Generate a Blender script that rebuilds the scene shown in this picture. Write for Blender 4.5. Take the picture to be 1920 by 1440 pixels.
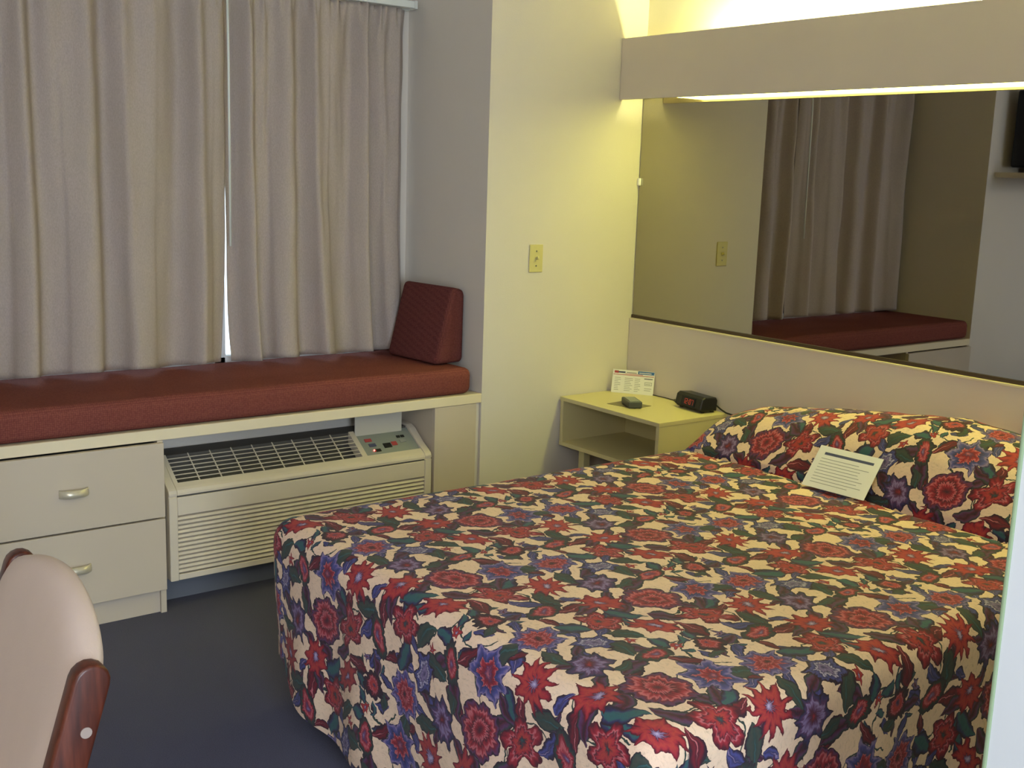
import bpy, bmesh, math, random
from mathutils import Vector, Matrix, noise
PI = math.pi
random.seed(7)
S = bpy.context.scene
COL = S.collection
for o in list(bpy.data.objects):
    bpy.data.objects.remove(o)

# ------------------------------------------------------------------ camera
CAM = Vector((-3.4647, -3.6414, 1.5349))
YAW, PITCH, ROLL, FPX = 0.6551, 0.1851, 0.0329, 2114.2
fw = Vector((math.sin(YAW) * math.cos(PITCH), math.cos(YAW) * math.cos(PITCH), -math.sin(PITCH)))
rt = Vector((math.cos(YAW), -math.sin(YAW), 0))
up = rt.cross(fw)
rt2 = rt * math.cos(ROLL) + up * math.sin(ROLL)
up2 = -rt * math.sin(ROLL) + up * math.cos(ROLL)
cd = bpy.data.cameras.new('camera')
cd.sensor_fit = 'HORIZONTAL'
cd.sensor_width = 36.0
cd.lens = FPX * 36.0 / 1920.0
cd.clip_start = 0.02
cam = bpy.data.objects.new('camera', cd)
COL.objects.link(cam)
mw = Matrix((rt2, up2, -fw)).transposed().to_4x4()
mw.translation = CAM
cam.matrix_world = mw
S.camera = cam

# ------------------------------------------------------------------ world, daylight, exposure
W = bpy.data.worlds.new('daylight')
S.world = W
W.use_nodes = True
bg = W.node_tree.nodes['Background']
bg.inputs[0].default_value = (0.80, 0.89, 1.0, 1)
bg.inputs[1].default_value = 2.6


def area(name, loc, target, sx, sy, power, color):
    l = bpy.data.lights.new(name, 'AREA')
    l.shape = 'RECTANGLE'
    l.size, l.size_y = sx, sy
    l.energy = power
    l.color = color
    o = bpy.data.objects.new(name, l)
    o.location = loc
    o.rotation_euler = (Vector(target) - Vector(loc)).to_track_quat('-Z', 'Y').to_euler()
    COL.objects.link(o)
    return o


# daylight coming in through the open entry door behind the camera
area('entry_daylight', (-3.35, -5.42, 1.25), (-3.0, 0, 1.0), 0.95, 1.9, 84, (0.74, 0.86, 1.0))
# lamp on the desk side of the room, left of the frame
area('desk_side_lamp', (-4.02, -3.3, 1.9), (-0.2, -1.2, 1.5), 0.5, 0.5, 17, (1.0, 0.91, 0.88))

TUBE_STRENGTH = 270.0
LENS_STRENGTH = 15.5
LENS_COLOR = (1.0, 0.97, 0.20)
TUBE_COLOR = (1.0, 1.0, 0.45)
S.view_settings.view_transform = 'Standard'
S.view_settings.look = 'None'
S.view_settings.exposure = 0.2
S.view_settings.gamma = 1.0
S.view_settings.use_curve_mapping = False
S.cycles.use_denoising = True
S.cycles.max_bounces = 10
S.cycles.diffuse_bounces = 6
S.cycles.sample_clamp_indirect = 8.0


# ------------------------------------------------------------------ material helpers
def lin(r, g, b):
    f = lambda c: (c / 255 / 12.92) if c <= 10 else ((c / 255 + 0.055) / 1.055) ** 2.4
    return (f(r), f(g), f(b), 1.0)


class T:
    """short-hand node tree builder"""
    def __init__(self, mat=None, tree=None):
        if mat:
            mat.use_nodes = True
        self.t = mat.node_tree if mat else tree
        self.n = self.t.nodes
        self.bsdf = self.n.get('Principled BSDF')

    def put(self, sock, v):
        if hasattr(v, 'is_output'):
            self.t.links.new(v, sock)
        else:
            sock.default_value = v

    def m(self, op, *a):
        nd = self.n.new('ShaderNodeMath')
        nd.operation = op
        for i, v in enumerate(a):
            self.put(nd.inputs[i], v)
        return nd.outputs[0]

    def mix(self, f, a, b):
        nd = self.n.new('ShaderNodeMix')
        nd.data_type = 'RGBA'
        self.put(nd.inputs['Factor'], f)
        self.put(nd.inputs[6], a)
        self.put(nd.inputs[7], b)
        return nd.outputs[2]

    def ramp(self, f, stops, interp='LINEAR'):
        nd = self.n.new('ShaderNodeValToRGB')
        r = nd.color_ramp
        r.interpolation = interp
        while len(r.elements) > 1:
            r.elements.remove(r.elements[-1])
        r.elements[0].position, r.elements[0].color = stops[0]
        for p, c in stops[1:]:
            e = r.elements.new(p)
            e.color = c
        self.put(nd.inputs[0], f)
        return nd.outputs[0]

    def coord(self, which='Object'):
        return self.n.new('ShaderNodeTexCoord').outputs[which]

    def noise(self, vec, scale, detail=3, rough=0.5):
        nd = self.n.new('ShaderNodeTexNoise')
        nd.inputs['Scale'].default_value = scale
        nd.inputs['Detail'].default_value = detail
        nd.inputs['Roughness'].default_value = rough
        self.put(nd.inputs['Vector'], vec)
        return nd.outputs[0]

    def scale(self, vec, s):
        nd = self.n.new('ShaderNodeMapping')
        self.put(nd.inputs[0], vec)
        nd.inputs['Scale'].default_value = s
        return nd.outputs[0]

    def bump(self, h, strength, dist=0.01):
        nd = self.n.new('ShaderNodeBump')
        nd.inputs['Strength'].default_value = strength
        nd.inputs['Distance'].default_value = dist
        self.put(nd.inputs['Height'], h)
        self.t.links.new(nd.outputs[0], self.bsdf.inputs['Normal'])

    def color(self, c):
        self.put(self.bsdf.inputs['Base Color'], c)


def mat(name, rgb, rough=0.6, var=0.08, nscale=8, bump=0.0, bscale=200, spec=0.3, metal=0.0, coat=0.0):
    m = bpy.data.materials.new(name)
    t = T(m)
    c = lin(*rgb)
    d = tuple(v * (1 - var) for v in c[:3]) + (1,)
    l = tuple(min(1, v * (1 + var)) for v in c[:3]) + (1,)
    co = t.coord()
    t.color(t.mix(t.noise(co, nscale), d, l))
    b = t.bsdf.inputs
    b['Roughness'].default_value = rough
    b['Specular IOR Level'].default_value = spec
    b['Metallic'].default_value = metal
    b['Coat Weight'].default_value = coat
    if bump:
        t.bump(t.noise(co, bscale, 2), bump, 0.002)
    return m


def emit(name, rgb, strength):
    m = bpy.data.materials.new(name)
    t = T(m)
    t.color(tuple(min(1, v) * .5 for v in rgb[:3]) + (1,))
    t.bsdf.inputs['Emission Color'].default_value = rgb
    t.bsdf.inputs['Emission Strength'].default_value = strength
    return m


MAT = {}
MAT['wall'] = mat('vinyl_wallcovering', (214, 208, 198), 0.75, 0.03, 3, 0.25, 260)
MAT['niche_wall'] = MAT['wall']
MAT['ceiling'] = mat('ceiling_paint', (226, 224, 216), 0.9, 0.02, 4, 0.3, 120)
MAT['white_paint'] = mat('white_paint', (236, 238, 238), 0.55, 0.02, 3)
MAT['partition_paint'] = mat('semi_gloss_wall_paint', (194, 197, 199), 0.5, 0.02, 3)
MAT['clip'] = mat('clear_white_clip', (250, 250, 250), 0.15, 0.01, 3, spec=0.8)
MAT['trim'] = mat('corner_bead', (132, 150, 118), 0.5, 0.03, 6)
MAT['laminate'] = mat('putty_laminate', (218, 208, 196), 0.5, 0.03, 5, 0.05, 400)
MAT['edge'] = mat('cream_edge_band', (226, 214, 184), 0.4, 0.03, 6)
MAT['bench'] = mat('cream_laminate', (205, 194, 172), 0.45, 0.03, 4)
MAT['stand'] = mat('nightstand_laminate', (208, 198, 150), 0.4, 0.03, 5)
MAT['drawer'] = mat('drawer_laminate', (196, 184, 166), 0.5, 0.03, 4)
MAT['dark_gap'] = mat('dark_interior', (70, 68, 66), 0.8, 0.1)
MAT['ac'] = mat('beige_plastic', (208, 198, 180), 0.45, 0.03, 6)
MAT['ac_light'] = mat('pale_plastic', (200, 198, 186), 0.5, 0.03, 6)
MAT['ac_dark'] = mat('coil_shadow_grey', (84, 82, 78), 0.7, 0.1, 30)
MAT['panel_grey'] = mat('control_grey', (140, 146, 140), 0.4, 0.03, 6)
MAT['black'] = mat('black_plastic', (34, 34, 34), 0.35, 0.1, 20)
MAT['tv_black'] = mat('tv_plastic', (26, 30, 36), 0.25, 0.1, 20)
MAT['screen'] = mat('tv_glass', (22, 27, 36), 0.12, 0.05, 3, spec=0.5)
MAT['red_print'] = mat('red_print', (176, 74, 74), 0.5, 0.05)
MAT['blue_print'] = mat('blue_print', (62, 106, 164), 0.5, 0.05)
MAT['dark_print'] = mat('dark_blue_print', (78, 84, 110), 0.5, 0.05)
MAT['grey_print'] = mat('grey_print', (150, 152, 150), 0.6, 0.05)
MAT['paper'] = mat('paper', (232, 232, 226), 0.6, 0.02, 10)
MAT['ivory'] = mat('ivory_plastic', (206, 198, 140), 0.35, 0.03, 10)
MAT['screw'] = mat('screw_metal', (150, 150, 140), 0.3, 0.05, 20, metal=0.9)
MAT['chrome'] = mat('chrome', (230, 230, 230), 0.12, 0.02, 10, metal=1.0)
MAT['bronze'] = mat('bronze_channel', (78, 66, 58), 0.4, 0.05, 10, metal=0.3)
MAT['plug'] = mat('cap_plastic', (146, 132, 124), 0.35, 0.03, 10)
MAT['rod'] = mat('white_rod', (222, 228, 222), 0.4, 0.02, 6)
MAT['kick'] = mat('grey_cove_base', (104, 108, 116), 0.7, 0.05, 10)
MAT['mattress'] = mat('mattress_ticking', (214, 208, 196), 0.8, 0.03, 8)
MAT['base'] = mat('bed_base_wood', (96, 74, 58), 0.6, 0.1, 8)
MAT['mat_paper'] = mat('dark_leaflet', (120, 112, 84), 0.5, 0.1, 30)
MAT['remote'] = mat('remote_grey', (74, 78, 78), 0.45, 0.05, 20)
MAT['pull'] = mat('brushed_cream_pull', (204, 196, 172), 0.3, 0.03, 10, metal=0.35, spec=0.6)
MAT['led'] = emit('red_led', (1.0, 0.12, 0.10, 1), 6.0)
MAT['digits'] = emit('red_digits', (1.0, 0.09, 0.05, 1), 0.09)
MAT['lens'] = emit('glowing_lens', LENS_COLOR + (1,), LENS_STRENGTH)
MAT['tube'] = emit('fluorescent_tube', TUBE_COLOR + (1,), TUBE_STRENGTH)


def carpet():
    m = bpy.data.materials.new('blue_grey_carpet')
    t = T(m)
    co = t.coord()
    n1 = t.noise(co, 420, 2, 0.7)
    n2 = t.noise(co, 2.2, 3)
    a = t.mix(n1, lin(62, 64, 84), lin(118, 118, 138))
    t.color(t.mix(t.m('MULTIPLY', n2, 0.35), a, lin(66, 64, 72)))
    t.bsdf.inputs['Roughness'].default_value = 0.95
    t.bsdf.inputs['Specular IOR Level'].default_value = 0.1
    t.bump(n1, 0.8, 0.004)
    return m


MAT['carpet'] = carpet()


def weave(name, c1, c2, scale):
    m = bpy.data.materials.new(name)
    t = T(m)
    co = t.coord()
    v = t.n.new('ShaderNodeTexVoronoi')
    v.inputs['Scale'].default_value = scale
    v.inputs['Randomness'].default_value = 0.35
    t.put(v.inputs['Vector'], co)
    n = t.noise(co, 3, 2)
    f = t.m('MULTIPLY', t.m('ADD', v.outputs['Distance'], 0.15), 1.1)
    base = t.mix(f, lin(*c1), lin(*c2))
    t.color(t.mix(t.m('MULTIPLY', n, 0.25), base, lin(*[int(x * 0.75) for x in c1])))
    t.bsdf.inputs['Roughness'].default_value = 0.92
    t.bsdf.inputs['Specular IOR Level'].default_value = 0.12
    t.bump(v.outputs['Distance'], 0.5, 0.003)
    return m


MAT['seat_red'] = weave('brick_red_upholstery', (142, 86, 75), (106, 54, 50), 150)
MAT['wedge_red'] = weave('maroon_upholstery', (122, 72, 66), (86, 42, 42), 150)


def curtain_mat():
    m = bpy.data.materials.new('mauve_grey_drapery')
    t = T(m)
    co = t.coord()
    fine = t.noise(t.scale(co, (1, 1, 0.5)), 240, 2, 0.6)
    big = t.noise(co, 5, 2)
    a = t.mix(fine, lin(158, 146, 142), lin(198, 186, 180))
    t.color(t.mix(t.m('MULTIPLY', big, 0.4), a, lin(172, 164, 142)))
    t.bsdf.inputs['Roughness'].default_value = 0.9
    t.bsdf.inputs['Specular IOR Level'].default_value = 0.1
    t.bump(fine, 0.3, 0.002)
    tr = t.n.new('ShaderNodeBsdfTranslucent')
    tr.inputs[0].default_value = lin(214, 184, 160)
    mx = t.n.new('ShaderNodeMixShader')
    mx.inputs[0].default_value = 0.10
    t.t.links.new(t.bsdf.outputs[0], mx.inputs[1])
    t.t.links.new(tr.outputs[0], mx.inputs[2])
    t.t.links.new(mx.outputs[0], t.n['Material Output'].inputs[0])
    return m


MAT['curtain'] = curtain_mat()


def wood():
    m = bpy.data.materials.new('mahogany')
    t = T(m)
    co = t.scale(t.coord(), (60, 60, 6))
    n = t.noise(co, 1.0, 4, 0.6)
    t.color(t.ramp(n, [(0.25, lin(40, 16, 10)), (0.5, lin(72, 31, 18)), (0.75, lin(98, 48, 30))]))
    t.bsdf.inputs['Roughness'].default_value = 0.38
    t.bsdf.inputs['Specular IOR Level'].default_value = 0.3
    t.bsdf.inputs['Coat Weight'].default_value = 0.12
    t.bsdf.inputs['Coat Roughness'].default_value = 0.12
    return m


MAT['wood'] = wood()
MAT['chair_fabric'] = mat('pale_chair_vinyl', (196, 178, 168), 0.55, 0.04, 14, 0.2, 300)


def mirror_mat():
    m = bpy.data.materials.new('bronze_mirror')
    t = T(m)
    t.color(t.mix(t.noise(t.coord(), 1.5, 1), (0.37, 0.345, 0.31, 1), (0.39, 0.36, 0.325, 1)))
    t.bsdf.inputs['Metallic'].default_value = 1.0
    t.bsdf.inputs['Roughness'].default_value = 0.012
    return m


MAT['mirror'] = mirror_mat()


def glass_mat():
    m = bpy.data.materials.new('window_glass')
    t = T(m)
    tr = t.n.new('ShaderNodeBsdfTransparent')
    tr.inputs[0].default_value = (0.93, 0.96, 0.96, 1)
    gl = t.n.new('ShaderNodeBsdfGlossy')
    gl.inputs['Roughness'].default_value = 0.03
    fr = t.n.new('ShaderNodeFresnel')
    mx = t.n.new('ShaderNodeMixShader')
    t.t.links.new(fr.outputs[0], mx.inputs[0])
    t.t.links.new(tr.outputs[0], mx.inputs[1])
    t.t.links.new(gl.outputs[0], mx.inputs[2])
    t.t.links.new(mx.outputs[0], t.n['Material Output'].inputs[0])
    return m


MAT['glass'] = glass_mat()


# ------------------------------------------------------------------ the floral chintz print of the bedspread
def chintz():
    m = bpy.data.materials.new('floral_chintz')
    t = T(m)
    rnd = random.Random(21)
    uv = t.n.new('ShaderNodeUVMap').outputs[0]
    # slightly hand-drawn edges
    nz = t.n.new('ShaderNodeTexNoise')
    nz.inputs['Scale'].default_value = 26
    nz.inputs['Detail'].default_value = 3
    t.put(nz.inputs['Vector'], uv)
    va = t.n.new('ShaderNodeVectorMath'); va.operation = 'MULTIPLY_ADD'
    t.put(va.inputs[0], nz.outputs[1]); va.inputs[1].default_value = (.040, .040, 0)
    t.put(va.inputs[2], uv)
    sp = t.n.new('ShaderNodeSeparateXYZ')
    t.put(sp.inputs[0], va.outputs[0])
    U, V = sp.outputs[0], sp.outputs[1]
    TU, TV = 0.69, 0.32                       # half-drop repeat of the print

    K = dict(red=lin(150, 38, 52), deep=lin(108, 24, 40), maroon=lin(70, 24, 38), dark=lin(40, 30, 44),
             blue=lin(70, 74, 138), lilac=lin(134, 118, 160), navy=lin(42, 46, 86), teal=lin(42, 88, 92),
             green=lin(38, 62, 58), olive=lin(58, 66, 60), pink=lin(190, 104, 112), orange=lin(164, 58, 52),
             plum=lin(84, 50, 90), pale=lin(184, 176, 204))
    P = {
        'star': [(0, K['pale']), (.14, K['lilac']), (.24, K['maroon']), (.32, K['red']), (.58, K['orange']),
                 (.78, K['red']), (.90, K['deep']), (1, K['maroon'])],
        'peony': [(0, K['dark']), (.12, K['maroon']), (.22, K['red']), (.30, K['pink']), (.35, K['deep']),
                  (.52, K['red']), (.60, K['pink']), (.64, K['plum']), (.80, K['blue']), (.89, K['lilac']),
                  (.94, K['navy'])],
        'carnation': [(0, K['dark']), (.14, K['deep']), (.26, K['red']), (.36, K['pink']), (.42, K['maroon']), (.60, K['red']),
                      (.70, K['pink']), (.76, K['deep']), (.90, K['plum']), (.97, K['dark'])],
        'pod': [(0, K['lilac']), (.16, K['plum']), (.30, K['red']), (.44, K['pink']), (.52, K['red']),
                (.64, K['deep']), (.72, K['green']), (1, K['dark'])],
        'rosette': [(0, K['dark']), (.12, K['plum']), (.22, K['orange']), (.40, K['red']), (.48, K['pink']),
                    (.56, K['deep']), (.68, K['maroon']), (.78, K['dark'])],
        'bluepetal': [(0, K['pink']), (.10, K['plum']), (.22, K['deep']), (.38, K['red']), (.45, K['pink']),
                      (.49, K['navy']), (.76, K['blue']), (.90, K['lilac']), (.97, K['navy'])],
        'tulip': [(0, K['navy']), (.28, K['lilac']), (.36, K['navy']), (.52, K['pale']), (.58, K['navy']),
                  (.78, K['blue']), (.88, K['dark'])],
        'butter': [(0, K['teal']), (.10, K['dark']), (.24, K['orange']), (.44, K['red']), (.56, K['maroon']),
                   (.64, K['pink']), (.71, K['red']), (.86, K['deep']), (.94, K['maroon'])],
        'plumflower': [(0, K['red']), (.16, K['maroon']), (.30, K['plum']), (.55, K['lilac']), (.66, K['plum']),
                       (.84, K['navy']), (.95, K['dark'])],
    }
    LP = [[(0, K['teal']), (.12, K['green']), (.6, K['olive']), (.82, K['green']), (.9, K['dark'])],
          [(0, K['dark']), (.15, K['maroon']), (.55, K['plum']), (.80, K['green']), (.92, K['dark'])],
          [(0, K['teal']), (.35, K['teal']), (.60, K['navy']), (.86, K['dark'])],
          [(0, K['pink']), (.08, K['maroon']), (.4, K['deep']), (.7, K['maroon']), (.85, K['dark'])],
          [(0, K['lilac']), (.08, K['navy']), (.5, K['blue']), (.7, K['navy']), (.9, K['dark'])]]

    def group(name, params, build):
        g = bpy.data.node_groups.new(name, 'ShaderNodeTree')
        g.interface.new_socket('Ground', in_out='INPUT', socket_type='NodeSocketColor')
        for p in ['U', 'V', 'cu', 'cv', 'ca', 'sa', 'cb', 'sb'] + params:
            g.interface.new_socket(p, in_out='INPUT', socket_type='NodeSocketFloat')
        g.interface.new_socket('Print', in_out='OUTPUT', socket_type='NodeSocketColor')
        q = T(tree=g)
        gi = q.n.new('NodeGroupInput'); go = q.n.new('NodeGroupOutput')
        I = {s.name: s for s in gi.outputs if s.name}
        # coordinates about the motif centre: repeated, turned and scaled
        v0 = q.m('SUBTRACT', I['V'], I['cv'])
        n = q.m('ROUND', q.m('DIVIDE', v0, TV))
        dv = q.m('MULTIPLY_ADD', n, -TV, v0)
        du = q.m('WRAP', q.m('SUBTRACT', q.m('MULTIPLY_ADD', n, -TU / 2, I['U']), I['cu']), TU / 2, -TU / 2)
        a = q.m('MULTIPLY_ADD', du, I['ca'], q.m('MULTIPLY', dv, I['sa']))
        b = q.m('MULTIPLY_ADD', du, I['cb'], q.m('MULTIPLY', dv, I['sb']))
        mask, colr = build(q, a, b, I)
        q.put(go.inputs[0], q.mix(mask, I['Ground'], colr))
        return g

    def flower_build(stops, sharp):
        def f(q, a, b, I):
            r = q.m('SQRT', q.m('MULTIPLY_ADD', a, a, q.m('MULTIPLY', b, b)))
            th = q.m('ARCTAN2', b, a)
            h = q.m('MULTIPLY', q.m('MULTIPLY', th, I['n']), 0.5)
            if sharp:
                rad = q.m('SUBTRACT', 1.0, q.m('MULTIPLY', q.m('ABSOLUTE', q.m('SINE', h)), I['k']))
            else:
                rad = q.m('SUBTRACT', 1.0, q.m('MULTIPLY', q.m('SUBTRACT', 1.0, q.m('ABSOLUTE', q.m('COSINE', h))), I['k']))
            e = q.m('DIVIDE', r, rad)
            streak = q.m('SINE', q.m('MULTIPLY_ADD', th, 23.0, 1.3))
            return q.m('LESS_THAN', e, 1.0), q.ramp(q.m('MULTIPLY_ADD', streak, 0.05, e), stops)
        return f

    def leaf_build(stops):
        def f(q, a, b, I):
            a2 = q.m('MULTIPLY', a, a)
            w = q.m('MULTIPLY', q.m('MAXIMUM', q.m('SUBTRACT', 1.0, a2), 0.0), q.m('MULTIPLY_ADD', a, 0.35, 1.0))
            w = q.m('MAXIMUM', w, 0.002)
            e = q.m('DIVIDE', q.m('ABSOLUTE', q.m('MULTIPLY_ADD', a2, I['bend'], b)), w)
            return q.m('LESS_THAN', e, 1.0), q.ramp(q.m('MULTIPLY_ADD', a, 0.12, e), stops)
        return f

    def stem_build(q, a, b, I):
        r = q.m('SQRT', q.m('MULTIPLY_ADD', a, a, q.m('MULTIPLY', b, b)))
        line = q.m('LESS_THAN', q.m('ABSOLUTE', q.m('SUBTRACT', r, I['R'])), 0.0022)
        return q.m('MULTIPLY', line, q.m('GREATER_THAN', b, 0.0)), K['green']

    GF = {(k, s): group('print_%s_%d' % (k, s), ['n', 'k'], flower_build(P[k], s)) for k in P for s in (0, 1)}
    GL = [group('print_leaf_%d' % i, ['bend'], leaf_build(s)) for i, s in enumerate(LP)]
    GS = group('print_stem', ['R'], stem_build)

    def stamp(cur, g, cu, cv, ang, su, sv, **kw):
        nd = t.n.new('ShaderNodeGroup'); nd.node_tree = g
        c, s = math.cos(ang), math.sin(ang)
        for key, val in dict(Ground=cur, U=U, V=V, cu=cu, cv=cv, ca=c / su, sa=s / su, cb=-s / sv, sb=c / sv, **kw).items():
            t.put(nd.inputs[key], val)
        return nd.outputs[0]

    fine = t.noise(uv, 160, 2, 0.6)
    cloth = t.mix(fine, lin(222, 194, 164), lin(250, 228, 200))
    blot = t.noise(uv, 9, 2)
    cur = t.mix(t.m('MULTIPLY', blot, 0.5), cloth, lin(214, 172, 158))
    kinds = [('carnation', .078, .066, 7, .16, 0), ('star', .070, .062, 11, .42, 1),
             ('bluepetal', .078, .070, 7, .36, 1), ('pod', .060, .032, 14, .10, 0),
             ('butter', .076, .052, 5, .45, 0), ('tulip', .062, .040, 6, .30, 1),
             ('rosette', .040, .039, 12, .14, 0), ('peony', .062, .070, 9, .24, 1),
             ('star', .052, .066, 9, .36, 1), ('pod', .054, .030, 12, .12, 0),
             ('butter', .060, .054, 5, .42, 0), ('plumflower', .056, .066, 8, .30, 1),
             ('star', .072, .044, 8, .34, 1)]
    # even scatter of the flower centres over the repeat (relaxed on the half-drop lattice)
    pts = [[rnd.uniform(0, TU), rnd.uniform(0, TV)] for _ in kinds]

    def delta(p, q):
        best = None
        for k in (-1, 0, 1):
            dv = p[1] - q[1] - k * TV
            du = (p[0] - q[0] - k * TU / 2 + TU / 2) % TU - TU / 2
            if best is None or du * du + dv * dv < best[0]:
                best = (du * du + dv * dv, du, dv)
        return best

    for it in range(140):
        for i, p in enumerate(pts):
            fx = fy = 0
            for j, q in enumerate(pts):
                if i != j:
                    d2, du, dv = delta(p, q)
                    w = 1 / (d2 + 1e-4) ** 1.5
                    fx += du * w; fy += dv * w
            l = math.hypot(fx, fy) + 1e-9
            st = .006 * (1 - it / 140)
            p[0] += fx / l * st; p[1] += fy / l * st
    # stems, then leaves round every flower, then the flowers
    for i, p in enumerate(pts):
        if i % 2 == 0:
            cur = stamp(cur, GS, p[0] + .03, p[1] - .02, rnd.uniform(0, 6.28), 1, 1, R=rnd.uniform(.05, .075))
    # small filler leaves, buds and blossoms on the ground between the flowers
    fill = []
    for _ in range(4000):
        q = (rnd.uniform(0, TU), rnd.uniform(0, TV))
        if all(delta(q, p)[0] > (max(k[1], k[2]) + .016) ** 2 for p, k in zip(pts, kinds)) and all(delta(q, f)[0] > .034 ** 2 for f in fill):
            fill.append(q)
    for i, q in enumerate(fill[:30]):
        if i % 4 == 3:
            cur = stamp(cur, GF[('star' if i % 8 == 3 else 'plumflower', 1)], q[0], q[1], rnd.uniform(0, 6.28), .020, .019, n=5.0, k=.5)
        else:
            L = rnd.uniform(.018, .030)
            cur = stamp(cur, GL[rnd.choice((0, 1, 1, 3, 4, 2))], q[0], q[1], rnd.uniform(0, 6.28), L, L * rnd.uniform(.34, .5), bend=rnd.uniform(-.8, .8))
    for i, p in enumerate(pts):
        k = kinds[i]
        a0 = rnd.uniform(0, 6.28)
        for j in range(3 + i % 2):
            an = a0 + j * (2.09 - .52 * (i % 2)) + rnd.uniform(-.4, .4)
            L = rnd.uniform(.030, .056)
            d = max(k[1], k[2]) * .80 + L * .50
            cur = stamp(cur, GL[rnd.choice((0, 0, 1, 1, 2, 3, 4))], p[0] + d * math.cos(an), p[1] + d * math.sin(an),
                        an + rnd.uniform(-.9, .9), L, L * rnd.uniform(.38, .52), bend=rnd.uniform(-.7, .7))
    for i, p in enumerate(pts):
        nm, su, sv, n, kk, sh = kinds[i]
        turn = rnd.uniform(-.7, .7) + (PI / 2 if nm in ('pod', 'tulip') else 0)
        cur = stamp(cur, GF[(nm, sh)], p[0], p[1], turn, su, sv, n=float(n), k=kk)
    brush = t.noise(t.scale(va.outputs[0], (1, 2.2, 1)), 70, 3, 0.7)
    brush = t.m('MULTIPLY', t.m('MAXIMUM', t.m('SUBTRACT', brush, 0.52), 0.0), 1.5)
    t.color(t.mix(brush, t.mix(t.m('MULTIPLY', fine, 0.25), cur, lin(80, 54, 56)), lin(58, 38, 48)))
    t.bsdf.inputs['Roughness'].default_value = 0.75
    t.bsdf.inputs['Specular IOR Level'].default_value = 0.2
    t.bsdf.inputs['Sheen Weight'].default_value = 0.08
    t.bump(t.noise(uv, 26, 2), 0.35, 0.008)
    return m


MAT['chintz'] = chintz()


# ------------------------------------------------------------------ mesh helpers
def add(bm, tmp):
    me = bpy.data.meshes.new('tmp')
    tmp.to_mesh(me); tmp.free()
    bm.from_mesh(me)
    bpy.data.meshes.remove(me)


def box(bm, x0, x1, y0, y1, z0, z1, bev=0.0, seg=2, M=None):
    t = bmesh.new()
    bmesh.ops.create_cube(t, size=1)
    for v in t.verts:
        v.co = Vector(((x0 + x1) / 2 + v.co.x * (x1 - x0), (y0 + y1) / 2 + v.co.y * (y1 - y0), (z0 + z1) / 2 + v.co.z * (z1 - z0)))
    if bev:
        bmesh.ops.bevel(t, geom=t.edges[:], offset=bev, segments=seg, profile=0.5, affect='EDGES')
    if M:
        bmesh.ops.transform(t, matrix=M, verts=t.verts[:])
    add(bm, t)


def prism(bm, poly, axis, a0, a1, bev=0.0, seg=2, M=None):
    """poly: 2-D outline in the two axes other than `axis` (in x,y,z order), extruded from a0 to a1"""
    t = bmesh.new()
    def P(p, a):
        c = list(p); c.insert(axis, a); return c
    A = [t.verts.new(P(p, a0)) for p in poly]
    B = [t.verts.new(P(p, a1)) for p in poly]
    n = len(poly)
    fa = t.faces.new(A); fb = t.faces.new(B[::-1])
    for i in range(n):
        t.faces.new((A[i], B[i], B[(i + 1) % n], A[(i + 1) % n]))
    bmesh.ops.recalc_face_normals(t, faces=t.faces[:])
    if bev:
        ed = [e for e in t.edges if len(e.link_faces) == 2 and (fa in e.link_faces or fb in e.link_faces)]
        bmesh.ops.bevel(t, geom=ed, offset=bev, segments=seg, profile=0.5, affect='EDGES')
    if M:
        bmesh.ops.transform(t, matrix=M, verts=t.verts[:])
    add(bm, t)


def tube(bm, pts, r, n=10):
    t = bmesh.new()
    pts = [Vector(p) for p in pts]
    rings = []
    for i, p in enumerate(pts):
        d = (pts[min(i + 1, len(pts) - 1)] - pts[max(i - 1, 0)]).normalized()
        s = d.cross(Vector((0, 0, 1)))
        if s.length < 1e-3:
            s = d.cross(Vector((1, 0, 0)))
        s.normalize(); q = d.cross(s)
        rings.append([t.verts.new(p + r * (math.cos(2 * PI * k / n) * s + math.sin(2 * PI * k / n) * q)) for k in range(n)])
    for i in range(len(rings) - 1):
        for k in range(n):
            t.faces.new((rings[i][k], rings[i][(k + 1) % n], rings[i + 1][(k + 1) % n], rings[i + 1][k]))
    t.faces.new(rings[0][::-1]); t.faces.new(rings[-1])
    bmesh.ops.recalc_face_normals(t, faces=t.faces[:])
    add(bm, t)


def grid_bm(rows, uvs=None, thick=0.0):
    """rows: list of rows of points"""
    bm = bmesh.new()
    uvl = bm.loops.layers.uv.new('UVMap') if uvs else None
    V = [[bm.verts.new(p) for p in r] for r in rows]
    for i in range(len(V) - 1):
        for j in range(len(V[0]) - 1):
            f = bm.faces.new((V[i][j], V[i][j + 1], V[i + 1][j + 1], V[i + 1][j]))
            if uvs:
                for l, (a, b) in zip(f.loops, ((i, j), (i, j + 1), (i + 1, j + 1), (i + 1, j))):
                    l[uvl].uv = uvs[a][b]
    return bm


def ob(name, bm, m, parent=None, smooth=False, label=None):
    me = bpy.data.meshes.new(name)
    bm.to_mesh(me); bm.free()
    me.materials.append(MAT[m])
    if smooth:
        for p in me.polygons:
            p.use_smooth = True
    o = bpy.data.objects.new(name, me)
    COL.objects.link(o)
    if parent:
        attach(o, parent)
    if label:
        o['label'] = label
    return o


def attach(o, parent):
    o.parent = parent
    # all meshes are modelled in room coordinates; only a thing's Empty has a location of its own
    o.matrix_parent_inverse = Matrix.Translation(-parent.location)


def thing(name, label, cat, loc, group=None):
    o = bpy.data.objects.new(name, None)
    o.empty_display_size = 0.1
    o.location = loc
    COL.objects.link(o)
    tag(o, label, cat, group)
    return o


def tag(o, label, cat, group=None):
    o['label'] = label
    o['category'] = cat
    if group:
        o['group'] = group
    return o


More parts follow.
